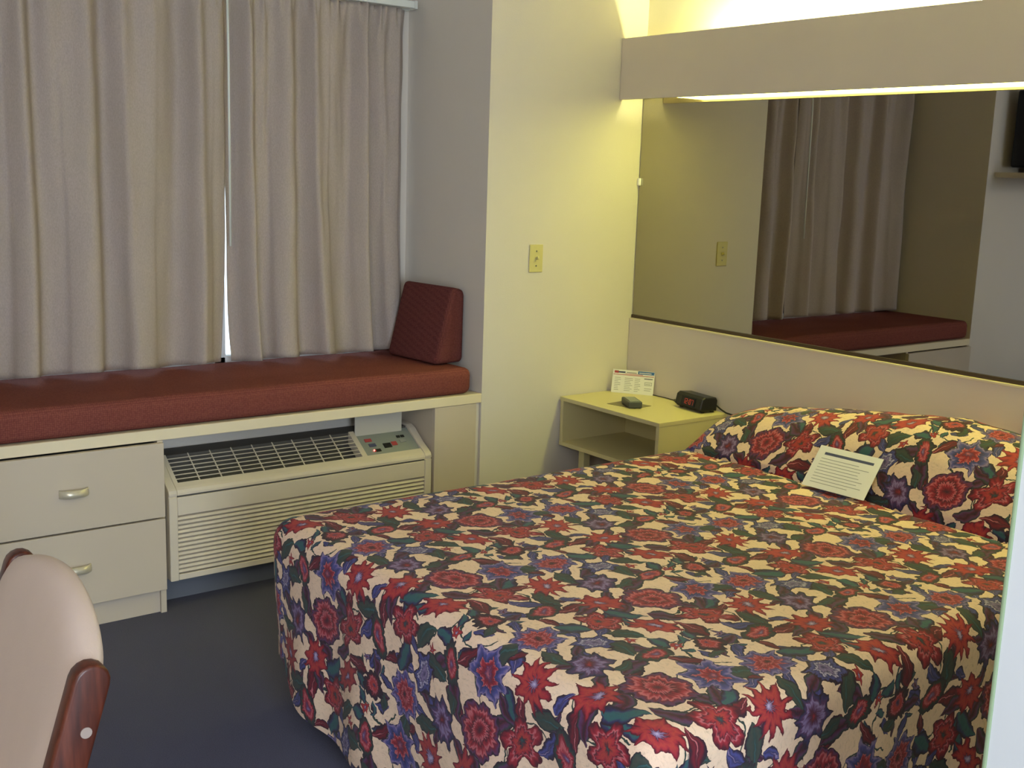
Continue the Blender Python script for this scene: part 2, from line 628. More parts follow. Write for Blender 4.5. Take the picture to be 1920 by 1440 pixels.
def bobj(name, dims, m, parent=None, bev=0.0, seg=2, M=None, label=None, smooth=False):
    bm = bmesh.new()
    box(bm, *dims, bev, seg, M)
    return ob(name, bm, m, parent, smooth, label)


def struct(name, dims, m, parent=None):
    o = bobj(name, dims, m, parent)
    if parent is None:
        o['kind'] = 'structure'
    return o


# ------------------------------------------------------------------ the room
XN, XL = -0.821, -2.785          # right and left sides of the window niche
YW = 0.60                        # window wall
XROOM, YREAR, ZC = -4.1, -5.45, 2.62
XP, YP = -2.04, -2.90            # corner of the partition by the camera

struct('floor', (XROOM - .1, 0.1, YREAR - .1, YW + .1, -0.1, 0.0), 'carpet')
struct('ceiling', (XROOM - .1, 0.1, YREAR - .1, YW + .1, ZC, ZC + .1), 'ceiling')
struct('wall_back', (XN, 0.0, 0.0, YW + .1, 0.0, ZC), 'wall')
struct('wall_niche_left', (XROOM - .1, XL, 0.0, YW + .1, 0.0, ZC), 'wall')
struct('wall_headboard', (0.0, 0.1, YP, YW + .1, 0.0, ZC), 'wall')
struct('wall_left', (XROOM - .1, XROOM, YREAR - .1, 0.0, 0.0, ZC), 'wall')
part = struct('wall_right', (XP, 0.1, YREAR, YP, 0.0, ZC), 'partition_paint')
b = bobj('corner_bead', (XP - .003, XP + .02, YP - .003, YP + .003, 0.0, ZC), 'trim', part, 0.002)
# rear wall with the entry doorway, door standing open outwards
bm = bmesh.new()
box(bm, XROOM - .1, -3.90, YREAR - .1, YREAR, 0, ZC)
box(bm, -2.85, XP, YREAR - .1, YREAR, 0, ZC)
box(bm, -3.90, -2.85, YREAR - .1, YREAR, 2.1, ZC)
o = ob('wall_rear', bm, 'wall'); o['kind'] = 'structure'
# window wall, with its opening
WX0, WX1, WZ0, WZ1 = -2.62, -0.93, 0.72, 2.12
bm = bmesh.new()
box(bm, XL, WX0, YW, YW + .1, 0, ZC)
box(bm, WX1, XN, YW, YW + .1, 0, ZC)
box(bm, WX0, WX1, YW, YW + .1, 0, WZ0)
box(bm, WX0, WX1, YW, YW + .1, WZ1, ZC)
o = ob('wall_window', bm, 'wall'); o['kind'] = 'structure'
struct('wall_sill', (-2.142, -1.047, .256, YW, 0, .611), 'wall')
win = bpy.data.objects.new('window_1', None); win.location = ((WX0 + WX1) / 2, YW + .05, WZ0)
win['kind'] = 'structure'; COL.objects.link(win)
for d in ((WX0, WX1, WZ0, WZ0 + .05), (WX0, WX1, WZ1 - .05, WZ1), (WX0, WX0 + .05, WZ0, WZ1), (WX1 - .05, WX1, WZ0, WZ1),
          (-1.70, -1.65, WZ0, WZ1)):
    bobj('window_frame', (d[0], d[1], YW + .02, YW + .08, d[2], d[3]), 'white_paint', win, 0.004)
for d in ((WX0 + .05, -1.70), (-1.65, WX1 - .05)):
    bobj('pane', (d[0], d[1], YW + .045, YW + .051, WZ0 + .05, WZ1 - .05), 'glass', win)

# ------------------------------------------------------------------ headboard wall: panel, mirror, light valance
YE = YP + 0.002
hp = thing('headboard_panel', 'putty laminate headboard panel with cream top edge below the mirror', 'headboard', (-.01, -1.45, .1))
bobj('panel', (-.022, -.001, YE, -.002, .02, .912), 'laminate', hp, 0.001)
bobj('edge_band', (-.024, -.001, YE, -.002, .912, .920), 'edge', hp, 0.001, label='cream edge strip')
mi = thing('wall_mirror', 'wide bronze-tinted mirror above the headboard panel', 'mirror', (-.006, -1.45, .921))
MT = Matrix.Translation((-.006, 0, .93)) @ Matrix.Rotation(math.radians(0.0), 4, 'Y') @ Matrix.Translation((.006, 0, -.93))
bobj('glass', (-.009, -.002, YE, -.006, .926, 1.93), 'mirror', mi, 0.0, M=MT)
bobj('channel', (-.015, -.001, YE, -.004, .9205, .934), 'bronze', mi, 0.001, label='dark bronze bottom channel')
bm = bmesh.new()
box(bm, -.020, -.009, -.018, -.003, 1.498, 1.530, .003, 3)
ob('mirror_clip', bm, 'clip', mi, True, 'bright shiny mirror clip')

va = thing('light_valance', 'long putty laminate light valance above the mirror', 'light valance', (-.07, -1.45, 1.853))
bobj('front_board', (-.146, -.128, YE, -.002, 1.853, 2.102), 'laminate', va, 0.0015)
bobj('back_board', (-.016, -.001, YE, -.002, 1.935, 2.05), 'white_paint', va, 0.001)
bm = bmesh.new(); box(bm, -.127, -.017, -2.86, -.24, 1.861, 1.866)
ob('diffuser_lens', bm, 'lens', va, False, 'glowing frosted lens')
for k in range(2):
    y1 = -.42 - k * 1.24
    y0 = y1 - 1.2
    bx_ = bobj('ballast_box', (-.06, -.017, y0 - .01, y1 + .01, 1.95, 2.0), 'white_paint', va, 0.003)
    for q in (y0, y1):
        bobj('lamp_holder', (-.09, -.06, q - .008, q + .008, 1.96, 1.995), 'white_paint', va, 0.002)
    bm = bmesh.new()
    tube(bm, [(-.078, y0 + .01, 1.978), (-.078, y1 - .01, 1.978)], .013, 14)
    ob('fluorescent_tube', bm, 'tube', va, True, 'glowing fluorescent tube')

# ------------------------------------------------------------------ window seat
ZB0, ZB1 = .612, .650
bt = thing('window_seat_top', 'long cream bench board under the red window cushion', 'bench', (-1.8, .3, ZB0))
bobj('board', (XL + .002, XN - .002, .004, YW - .004, ZB0, ZB1), 'bench', bt, 0.0015)
bobj('edge_band', (XL + .002, XN - .002, -.003, .004, ZB0, ZB1), 'edge', bt, 0.0025, 3)

du = thing('drawer_unit', 'cream two-drawer base cabinet under the window seat beside air conditioner', 'drawer unit', (-2.46, .25, 0))
bobj('side_panel', (-2.162, -2.143, 0.0, .52, 0, .611), 'drawer', du)
bobj('side_panel', (XL + .003, XL + .02, 0.0, .52, 0, .611), 'drawer', du)
bobj('carcass', (XL + .02, -2.162, .02, .52, .09, .60), 'dark_gap', du)
bobj('toe_kick', (XL + .02, -2.162, .012, .03, 0, .085), 'drawer', du, 0.001)
for z0, z1, hz in ((.348, .606, .470), (.088, .342, .211)):
    dr = bobj('drawer', (XL + .006, -2.146, -.018, .002, z0, z1), 'drawer', du, 0.002)
    bm = bmesh.new()
    # bowed pull: an arched grip on two feet
    prof = []
    for k in range(13):
        s = -1 + k / 6
        prof.append((-2.445 + .046 * s, -.018 - .022 * (1 - abs(s) ** 3.2) - .002, hz + .008))
    tmp = bmesh.new()
    rows = []
    for (x, y, z) in prof:
        rows.append([(x, y, z - .014), (x, y - .004, z - .012), (x, y - .006, z - .002), (x, y - .002, z + .010), (x, y + .004, z + .013),
                     (x, y + .008, z + .010), (x, y + .006, z - .012), (x, y, z - .014)])
    V = [[tmp.verts.new(p) for p in r[:-1]] for r in rows]
    for i in range(len(V) - 1):
        for j in range(7):
            tmp.faces.new((V[i][j], V[i][(j + 1) % 7], V[i + 1][(j + 1) % 7], V[i + 1][j]))
    tmp.faces.new(V[0][::-1]); tmp.faces.new(V[-1])
    bmesh.ops.recalc_face_normals(tmp, faces=tmp.faces[:])
    add(bm, tmp)
    ob('handle', bm, 'pull', dr, True, 'cream bowed pull handle')

sp_ = thing('support_panel', 'narrow cream support pier under right end of the window seat', 'panel', (-.945, .2, 0))
bobj('front_board', (-1.046, -.846, 0.0, .018, 0, .611), 'drawer', sp_, 0.001)
bobj('side_board', (-1.046, -1.028, .018, .52, 0, .611), 'drawer', sp_, 0.001)
bobj('scribe_strip', (-.846, XN - .002, .012, .024, 0, .611), 'wall', sp_)

# cushion
bm = bmesh.new()
t_ = bmesh.new()
nx, ny = 60, 22
x0, x1, y0, y1 = XL + .012, -.864, 0.006, YW - .012
zb, zt, rr = ZB1 + .001, .757, .034
def cush(a, b2):
    """a,b in 0..1; superellipse pillow edge"""
    x = x0 + (x1 - x0) * a; y = y0 + (y1 - y0) * b2
    e = min(x - x0, x1 - x, y - y0, y1 - y)
    return x, y, e
bmt = bmesh.new()
box(bmt, x0, x1, y0, y1, zb, zt, .03, 5)
bmesh.ops.subdivide_edges(bmt, edges=[e for e in bmt.edges if e.calc_length() > .3], cuts=30, use_grid_fill=True)
for v in bmt.verts:
    if v.co.z > zt - .02:
        v.co.z += .004 * noise.noise(Vector((v.co.x * 4, v.co.y * 5, 0)))
ob_c = ob('seat_cushion', bmt, 'seat_red', None, True)
tag(ob_c, 'long brick-red upholstered cushion on the window seat', 'cushion')
for p in ob_c.data.polygons:
    p.use_smooth = True

# wedge bolster at the right end
bm = bmesh.new()
prism(bm, [(-.148, .0), (.0, .0), (.002, .298), (-.062, .312)], 1, 0, .335, .022, 4,
      Matrix.Translation((-.832, .118, .761)) @ Matrix.Rotation(math.radians(5.5), 4, 'Z'))
for v in bm.verts:
    v.co += Vector((noise.noise(v.co * 6) * .004, noise.noise(v.co * 6 + Vector((5, 0, 0))) * .004, 0))
o = ob('wedge_bolster', bm, 'wedge_red', None, False)
tag(o, 'maroon wedge bolster standing on right end of the red seat cushion', 'bolster')
bv = o.modifiers.new('round', 'BEVEL'); bv.width = .018; bv.segments = 4; bv.limit_method = 'ANGLE'
for p in o.data.polygons:
    p.use_smooth = True

# ------------------------------------------------------------------ air conditioner
AX0, AX1 = -2.126, -1.059
ac = thing('air_conditioner', 'beige through-wall air conditioner with louvred front under the window seat', 'air conditioner', (-1.59, .2, .0))
prof = [(0.0, .105), (0.0, .402), (.004, .404), (.004, .408), (.0, .410), (.0, .418), (.004, .428), (.014, .435),
        (.060, .462), (.100, .490), (.125, .508), (.148, .518), (.17, .520), (.25, .520), (.25, .105)]
# body: left end cap, right end cap, front band and the shell round the grille opening
bm = bmesh.new()
prism(bm, prof, 0, AX0, AX0 + .030, .003)
ob('end_cap', bm, 'ac', ac)
bm = bmesh.new()
prism(bm, [(y - .002 if y < .2 else y, z + (.004 if z > .4 else 0)) for y, z in prof], 0, AX1 - .030, AX1, .003)
ob('end_cap', bm, 'ac', ac)
bm = bmesh.new()
box(bm, AX0 + .030, AX1 - .030, .0, .02, .338, .403, .002)
box(bm, AX0 + .030, AX1 - .030, .0, .02, .105, .126, .002)
ob('front_panel', bm, 'ac', ac)
bm = bmesh.new()
prism(bm, [(.0, .410), (.0, .418), (.004, .428), (.014, .435), (.034, .446), (.040, .42), (.03, .41)], 0, AX0 + .03, AX1 - .03)
ob('front_lip', bm, 'ac', ac)
bobj('seam', (AX0 + .03, AX1 - .03, .006, .02, .40, .413), 'ac_dark', ac)
bobj('inner_box', (AX0 + .03, AX1 - .03, .024, .245, .11, .400), 'ac_dark', ac)
bobj('rear_deck', (AX0 + .03, AX1 - .03, .148, .25, .40, .516), 'ac_dark', ac, 0.002)
# louvres
for k in range(13):
    zc = .130 + k * .0158
    bm = bmesh.new()
    prism(bm, [(.004, zc), (.0, zc + .004), (.006, zc + .0105), (.020, zc + .0145), (.022, zc + .012), (.012, zc + .007)], 0, AX0 + .03, AX1 - .03)
    ob('louver', bm, 'ac', ac)
# top discharge grille on the slope
sl = Vector((0, .114, .074)).normalized()          # direction up the slope
nl = Vector((0, -sl.z, sl.y))
P0 = Vector((0, .034, .4445))
def slope_box(bm, xa, xb, s0, s1, n0, n1, bev=0):
    t = bmesh.new()
    bmesh.ops.create_cube(t, size=1)
    for v in t.verts:
        s = s0 if v.co.y < 0 else s1
        n = n0 if v.co.z < 0 else n1
        v.co = P0 + sl * s + nl * n + Vector((xa if v.co.x < 0 else xb, 0, 0))
    if bev:
        bmesh.ops.bevel(t, geom=t.edges[:], offset=bev, segments=2, profile=.5, affect='EDGES')
    add(bm, t)
GX0, GX1 = AX0 + .045, -1.352
SL = .136
bm = bmesh.new(); slope_box(bm, AX0 + .03, GX1 + .01, 0, SL, -.060, -.052); ob('grille_tray', bm, 'ac_dark', ac)
bm = bmesh.new(); slope_box(bm, AX0 + .030, GX0, -.005, SL, -.04, .001); ob('grille_border', bm, 'ac', ac)
bm = bmesh.new(); slope_box(bm, GX1, GX1 + .022, -.005, SL, -.04, .001); ob('grille_border', bm, 'ac', ac)
nb = 9
for k in range(1, nb):
    x = GX0 + (GX1 - GX0) * k / nb
    bm = bmesh.new(); slope_box(bm, x - .0018, x + .0018, 0, SL, -.005, -.001); ob('grille_divider', bm, 'ac', ac)
for k in range(1, 7):
    s = SL * k / 7
    bm = bmesh.new(); slope_box(bm, GX0, GX1, s - .0013, s + .0013, -.003, .0); ob('grille_bar', bm, 'ac', ac)
# control panel
CX0, CX1 = GX1 + .022, AX1 - .030
bm = bmesh.new(); slope_box(bm, CX0, CX1, 0, SL - .01, -.012, -.004); cp = ob('control_panel', bm, 'panel_grey', ac)
def button(fx, fs, wx, ws, m, nm='button'):
    bm = bmesh.new()
    x = CX0 + (CX1 - CX0) * fx
    slope_box(bm, x - wx, x + wx, fs * SL - ws, fs * SL + ws, -.004, -.001, .0008)
    return ob(nm, bm, m, cp)
button(.17, .60, .015, .008, 'red_print'); button(.20, .40, .015, .008, 'dark_print'); button(.25, .18, .012, .007, 'black')
button(.46, .32, .017, .012, 'black', 'display'); button(.60, .36, .012, .010, 'red_print')
button(.74, .60, .008, .006, 'black'); button(.82, .60, .008, .006, 'black'); button(.78, .42, .013, .008, 'grey_print')
button(.20, .18, .005, .006, 'red_print')
bm = bmesh.new(); slope_box(bm, CX0 + .040, CX0 + .045, .17 * SL, .17 * SL + .005, -.004, .001, .0008)
ob('indicator_light', bm, 'led', cp, False, 'lit red indicator')
bm = bmesh.new()
box(bm, CX0 - .002, CX1 - .030, .130, .136, .500, .604, .002)
ob('panel_lid', bm, 'ac_light', ac, False, 'open pale control lid')
bobj('kick_plate', (AX0 - .015, -1.048, .105, .118, 0, .11), 'kick', ac)
bobj('mounting_sleeve', (AX0 + .05, AX1 - .05, .118, .25, .02, .107), 'dark_gap', ac)

# ------------------------------------------------------------------ curtains
def curtain(name, label, xa, xb, za, zb_, nf_top, nf_bot, seed, lean_in, lean_out):
    rnd = random.Random(seed)
    nu, nv = 190, 70
    rows = []
    ph1, ph2 = rnd.uniform(0, 6), rnd.uniform(0, 6)
    for j in range(nv + 1):
        v = j / nv                      # 0 bottom .. 1 top
        row = []
        for i in range(nu + 1):
            u = i / nu
            head = min(1.0, max(0.0, (v - .93) / .07))
            wt = v ** 1.1
            uu = u + .018 * math.sin(9 * u + seed) + .012 * math.sin(21 * u + 2 * seed)
            drift = .035 * (1 - v) * noise.noise(Vector((u * 3 + seed, v * 1.2, 0)))
            f1 = math.cos(2 * PI * nf_top * (uu + drift * .4) + ph1)
            f2 = math.cos(2 * PI * nf_bot * (uu + drift) + ph2)
            f2 = math.copysign(abs(f2) ** .75, f2)
            pinch = -abs(math.sin(PI * nf_top * uu + ph1 / 2)) ** .35 if head > 0 else 0
            y = .500 - .044 * (1 - wt * .65) * f2 - .021 * (wt * .8 + .2) * f1 * (1 - .7 * head)
            y += .012 * noise.noise(Vector((u * 7, v * 4, seed))) * (1 - head)
            y += .003 * noise.noise(Vector((u * 30, v * 9, seed))) * (.4 + v)
            y += head * .016 * math.sin(2 * PI * nf_top * 3 * uu) * (.5 + .5 * f1)
            if seed == 11:
                y += .030 * max(0, u - .80) / .20
            xs = xa + lean_in * (1 - v) ** 5
            xe = xb + lean_out * (1 - v) ** 5
            x = xs + (xe - xs) * u + .012 * f1 * (1 - v) * .4
            z = za + (zb_ - za) * v
            if j == 0:
                z += .006 * f2 + .006 * noise.noise(Vector((u * 6, seed, 1)))
            row.append((x, y - .015 * (1 - v), z))
        rows.append(row)
    bm = grid_bm(rows)
    o = ob(name, bm, 'curtain', None, True)
    so = o.modifiers.new('cloth_thickness', 'SOLIDIFY'); so.thickness = .002
    tag(o, label, 'curtain', 'window curtains')
    return o


curtain('curtain', 'mauve-grey pleated curtain panel left of the white wand', XL + .03, -1.684, .772, 2.185, 9, 5, 3, 0, -.026)
curtain('curtain', 'mauve-grey pleated curtain panel right of the wand, by red wedge bolster', -1.682, -.872, .772, 2.185, 8, 5, 11, 0.018, .02)
rod = thing('curtain_rod', 'white traverse curtain rod above the window', 'curtain rod', (-1.8, .50, 2.19))
bobj('track', (XL + .01, -.868, .478, .520, 2.188, 2.216), 'rod', rod, 0.003)
bm = bmesh.new(); prism(bm, [(-.868, .478), (-.852, .482), (-.846, .50), (-.846, .60), (-.856, .60), (-.858, .52), (-.868, .52)], 2, 2.186, 2.218)
ob('return_bracket', bm, 'rod', rod)
bm = bmesh.new(); tube(bm, [(-1.700, .445, 2.19), (-1.702, .435, 1.9), (-1.706, .430, 1.226)], .0045, 10)
ob('wand', bm, 'rod', rod, True, 'thin white pull wand')

# ------------------------------------------------------------------ light switch
sw = thing('light_switch', 'ivory toggle light switch on the yellow-lit wall', 'light switch', (-.567, -.004, 1.19))
bobj('cover_plate', (-.602, -.532, -.006, -.0005, 1.135, 1.249), 'ivory', sw, 0.003, 3)
bobj('toggle_slot', (-.573, -.561, -.0068, -.006, 1.179, 1.205), 'ivory', sw, 0.0005)
bm = bmesh.new()
box(bm, -.571, -.563, -.022, -.006, -.006, .006, .002, 2, Matrix.Translation((0, 0, 1.190)) @ Matrix.Rotation(math.radians(-18), 4, 'X'))
ob('toggle', bm, 'ivory', sw)
for z in (1.222, 1.162):
    bm = bmesh.new(); tube(bm, [(-.567, -.0075, z), (-.567, -.005, z)], .0035, 10); ob('screw', bm, 'screw', sw)

# ------------------------------------------------------------------ nightstand
ns = thing('nightstand', 'small open-front laminate nightstand in the corner beside the bed', 'nightstand', (-.21, -.31, 0))
NX0, NX1, NY0, NY1 = -.410, -.026, -.610, -.008
bobj('top', (NX0, NX1, NY0, NY1, .583, .600), 'stand', ns, 0.0015)
bobj('side_panel', (NX0 + .002, NX1, NY0 + .002, NY0 + .020, .388, .583), 'stand', ns, 0.001)
bobj('side_panel', (NX0 + .002, NX1, NY1 - .020, NY1 - .002, .388, .583), 'stand', ns, 0.001)
bobj('back_panel', (NX1 - .014, NX1, NY0 + .02, NY1 - .02, .405, .583), 'stand', ns)
bobj('shelf', (NX0, NX1, NY0 + .002, NY1 - .002, .388, .406), 'stand', ns, 0.001)
for x in (NX0 + .04, NX1 - .06):
    for y in (NY0 + .09, NY1 - .125):
        bobj('leg', (x, x + .035, y, y + .035, 0, .388), 'stand', ns, 0.002)

# programme card standing in the corner
def frame_on(A, B, Cc):
    """A bottom-left, B bottom-right, Cc top-left: matrix from (u,v,n) card space in metres"""
    A, B, Cc = Vector(A), Vector(B), Vector(Cc)
    ux = (B - A).normalized()
    vy = (Cc - A); vy = (vy - ux * vy.dot(ux)).normalized()
    n = ux.cross(vy)
    M = Matrix((ux, vy, n)).transposed().to_4x4(); M.translation = A
    return M, (B - A).length, (Cc - A).length
M, w, h = frame_on((-.146, -.038, .6005), (-.042, -.194, .6005), (-.124, -.026, .700))
cardo = thing('channel_card', 'white printed card with red and blue header standing on the nightstand', 'card', (-.085, -.11, .6))
def card_box(u0, u1, v0, v1, n0, n1, nm, m, parent, bev=0):
    return bobj(nm, (u0, u1, v0, v1, n0, n1), m, parent, bev, 2, M)
card_box(0, w, 0, h, -.0015, 0, 'sheet', 'paper', cardo, .0005)
card_box(.60 * w, .985 * w, .86 * h, .985 * h, 0, .0003, 'blue_block', 'blue_print', cardo)
card_box(.63 * w, .92 * w, .90 * h, .93 * h, .0003, .0006, 'print_line', 'paper', cardo)
card_box(.02 * w, .98 * w, .775 * h, .80 * h, 0, .0003, 'red_rule', 'red_print', cardo)
card_box(.04 * w, .14 * w, .845 * h, .95 * h, 0, .0003, 'emblem', 'red_print', cardo)
card_box(.13 * w, .30 * w, .86 * h, .93 * h, 0, .0003, 'title', 'dark_print', cardo)
card_box(.33 * w, .57 * w, .875 * h, .915 * h, 0, .0003, 'title', 'grey_print', cardo)
card_box(.30 * w, .72 * w, .825 * h, .845 * h, 0, .0003, 'red_rule', 'red_print', cardo)
card_box(.76 * w, .96 * w, .665 * h, .70 * h, 0, .0003, 'print_line', 'dark_print', cardo)
rc = random.Random(4)
for k in range(8):
    v = .64 - k * .075
    for (ua, ub) in ((.06, .22), (.30, .50), (.54, .70)):
        card_box(ua * w, (ub - rc.uniform(0, .08)) * w, v * h, (v + .018) * h, 0, .0003, 'print_line', 'grey_print', cardo)
for (ua, ub, v0, v1) in ((.78, .95, .52, .54), (.78, .95, .40, .42), (.78, .79, .40, .54), (.94, .95, .40, .54), (.80, .92, .455, .475), (.78, .95, .26, .28), (.78, .93, .18, .20)):
    card_box(ua * w, ub * w, v0 * h, v1 * h, 0, .0003, 'print_line', 'grey_print', cardo)

# leaflet with the remote on it
bm = bmesh.new()
prism(bm, [(-.338, -.226), (-.306, -.361), (-.202, -.350), (-.236, -.214)], 2, .6003, .6015)
o = ob('leaflet', bm, 'mat_paper'); tag(o, 'dark leaflet lying flat on nightstand beneath the remote', 'leaflet')
rm = thing('remote_control', 'small dark grey remote control on the nightstand leaflet', 'remote', (-.28, -.30, .6016))
RM = Matrix.Translation((-.327, -.347, .6018)) @ Matrix.Rotation(math.radians(-27), 4, 'Z')
bm = bmesh.new(); box(bm, 0, .058, 0, .115, 0, .027, .005, 3, RM); ob('case', bm, 'remote', rm)
bm = bmesh.new(); box(bm, .008, .050, .012, .105, .0265, .0282, .0005, 1, RM); ob('keypad', bm, 'panel_grey', rm)

# clock radio
ck = thing('clock_radio', 'black clock radio with dim red digits on the nightstand', 'clock radio', (-.1, -.46, .6))
CK = Matrix.Translation((-.112, -.400, .6)) @ Matrix.Rotation(math.radians(-97), 4, 'Z')
# local: x along the front (to the right), y towards the back, z up
bm = bmesh.new()
prism(bm, [(0.008, .006), (-.006, .018), (.004, .058), (.018, .066), (.076, .062), (.084, .050), (.080, .006)], 0, 0, .168, .006, 3, CK)
ob('case', bm, 'black', ck)
for fx in (.02, .148):
    for fy in (.02, .07):
        bobj('foot', (fx - .007, fx + .007, fy - .007, fy + .007, .0005, .008), 'black', ck, 0, 1, CK)
SEG = {'1': 'bc', '0': 'abcdef', '5': 'acdfg', '2': 'abdeg', '7': 'abc'}
def digit(bm, x, ch, Md):
    wd, hg, th = .011, .022, .0022
    R_ = {'a': (0, wd, hg - th, hg), 'd': (0, wd, 0, th), 'g': (0, wd, hg / 2 - th / 2, hg / 2 + th / 2), 'f': (0, th, hg / 2, hg),
          'e': (0, th, 0, hg / 2), 'b': (wd - th, wd, hg / 2, hg), 'c': (wd - th, wd, 0, hg / 2)}
    for s in SEG[ch]:
        a, b_, c, d = R_[s]
        box(bm, x + a, x + b_, -.0006, 0, c, d, 0, 1, Md)
FD = CK @ Matrix.Translation((0, -.0072, .026)) @ Matrix.Rotation(math.radians(-14), 4, 'X')
bm = bmesh.new(); box(bm, .042, .128, -.0002, .004, -.006, .030, 0, 1, FD); win_ = ob('display', bm, 'tv_black', ck)
bm = bmesh.new()
for x, ch in ((.056, '1'), (.071, '2'), (.093, '0'), (.108, '7')):
    digit(bm, x, ch, FD)
box(bm, .0865, .089, -.0006, 0, .005, .008, 0, 1, FD); box(bm, .0865, .089, -.0006, 0, .013, .016, 0, 1, FD)
ob('digits', bm, 'digits', win_)
bm = bmesh.new()
tube(bm, [(-.038, -.56, .625), (-.040, -.585, .615), (-.038, -.615, .604), (-.034, -.66, .600), (-.032, -.72, .57)], .0035, 8)
ob('power_cord', bm, 'black', ck, True)
bm = bmesh.new()
tube(bm, [(-.040, -.190, .604), (-.036, -.26, .604), (-.040, -.33, .604)], .002, 8)
tube(bm, [(-.040, -.325, .605), (-.050, -.365, .606)], .0055, 8)
o = ob('cable', bm, 'black', None, True); tag(o, 'thin dark cable lying between printed card and clock radio', 'cable')

# ------------------------------------------------------------------ bed
BX0, BYL, BYN, BZ, BR = -2.165, -.845, -2.385, .578, .065
bed = thing('bed', 'queen bed covered by a floral maroon, blue and cream bedspread', 'bed', (-1.1, -1.6, 0))
bobj('bed_base', (BX0 + .10, -.03, BYN + .08, BYL - .08, .0, .22), 'base', bed, .01)
bobj('mattress', (BX0 + .03, -.028, BYN + .03, BYL - .03, .222, .555), 'mattress', bed, .05, 4)

PIL = [(-.850, 0), (-.862, .07), (-.90, .110), (-1.0, .145), (-1.24, .186), (-1.45, .214), (-1.60, .232), (-1.75, .250), (-1.94, .236),
       (-2.10, .210), (-2.25, .165), (-2.31, .11), (-2.33, 0)]


def pil(y):
    for (a, ha), (b_, hb) in zip(PIL, PIL[1:]):
        if b_ <= y <= a:
            f = (a - y) / (a - b_)
            return ha + (hb - ha) * f
    return 0


def wr(x, y):
    return .0045 * noise.noise(Vector((x * 3.1, y * 3.1, 1))) + .0022 * noise.noise(Vector((x * 11, y * 11, 4)))

XI = BX0 + BR
YA, YB = BYL - BR, BYN + BR
ny = 110
ys = [YA + (YB - YA) * j / ny for j in range(ny + 1)]
flat = [XI + (-.575 - XI) * i / 95 for i in range(96)]
pp = [(-.560, .0), (-.552, -.04), (-.545, -.03), (-.537, .04), (-.527, .12), (-.514, .22), (-.499, .33), (-.480, .46), (-.455, .62), (-.425, .76),
      (-.385, .88), (-.335, .96), (-.275, 1.0), (-.21, .98), (-.16, .92), (-.115, .83), (-.075, .71), (-.045, .57), (-.030, .45)]
pd = []
for i in range(len(pp) - 1):
    for k in range(3):
        f = k / 3
        pd.append((pp[i][0] + (pp[i + 1][0] - pp[i][0]) * f, pp[i][1] + (pp[i + 1][1] - pp[i][1]) * f))
pd.append(pp[-1])
rows, uvs = [], []
arc = [0.0] * (ny + 1)
last = [None] * (ny + 1)
for kx, item in enumerate([(x, None) for x in flat] + pd):
    row, uvr = [], []
    for j, y in enumerate(ys):
        x, zf = item
        if zf is None:
            z = BZ + wr(x, y) * min(1, (x - XI) / .08 + .2)
        else:
            sx = .010 * noise.noise(Vector((y * 3.0, 2, 7)))
            tpr = max(0, min(1, (-.20 - x) / .3))
            z = BZ + zf * pil(y) + wr(x, y) * 1.6 - (.018 if -.556 < x < -.536 else 0)
            x = x + sx * tpr
        pt = Vector((x, y, z))
        if last[j] is not None:
            arc[j] += (pt - last[j]).length
        last[j] = pt
        row.append(pt)
        uvr.append((-y, arc[j]))
    rows.append(row); uvs.append(uvr)
bm = bmesh.new()
uvl = bm.loops.layers.uv.new('UVMap')
V = [[bm.verts.new(p) for p in r] for r in rows]
UVT = {}
for i in range(len(V)):
    for j in range(len(V[0])):
        UVT[V[i][j]] = uvs[i][j]
def face(vs, uvq=None):
    f = bm.faces.new(vs)
    for l, q in zip(f.loops, uvq or [UVT[v] for v in vs]):
        l[uvl].uv = q
for i in range(len(V) - 1):
    for j in range(len(V[0]) - 1):
        face((V[i][j], V[i + 1][j], V[i + 1][j + 1], V[i][j + 1]))
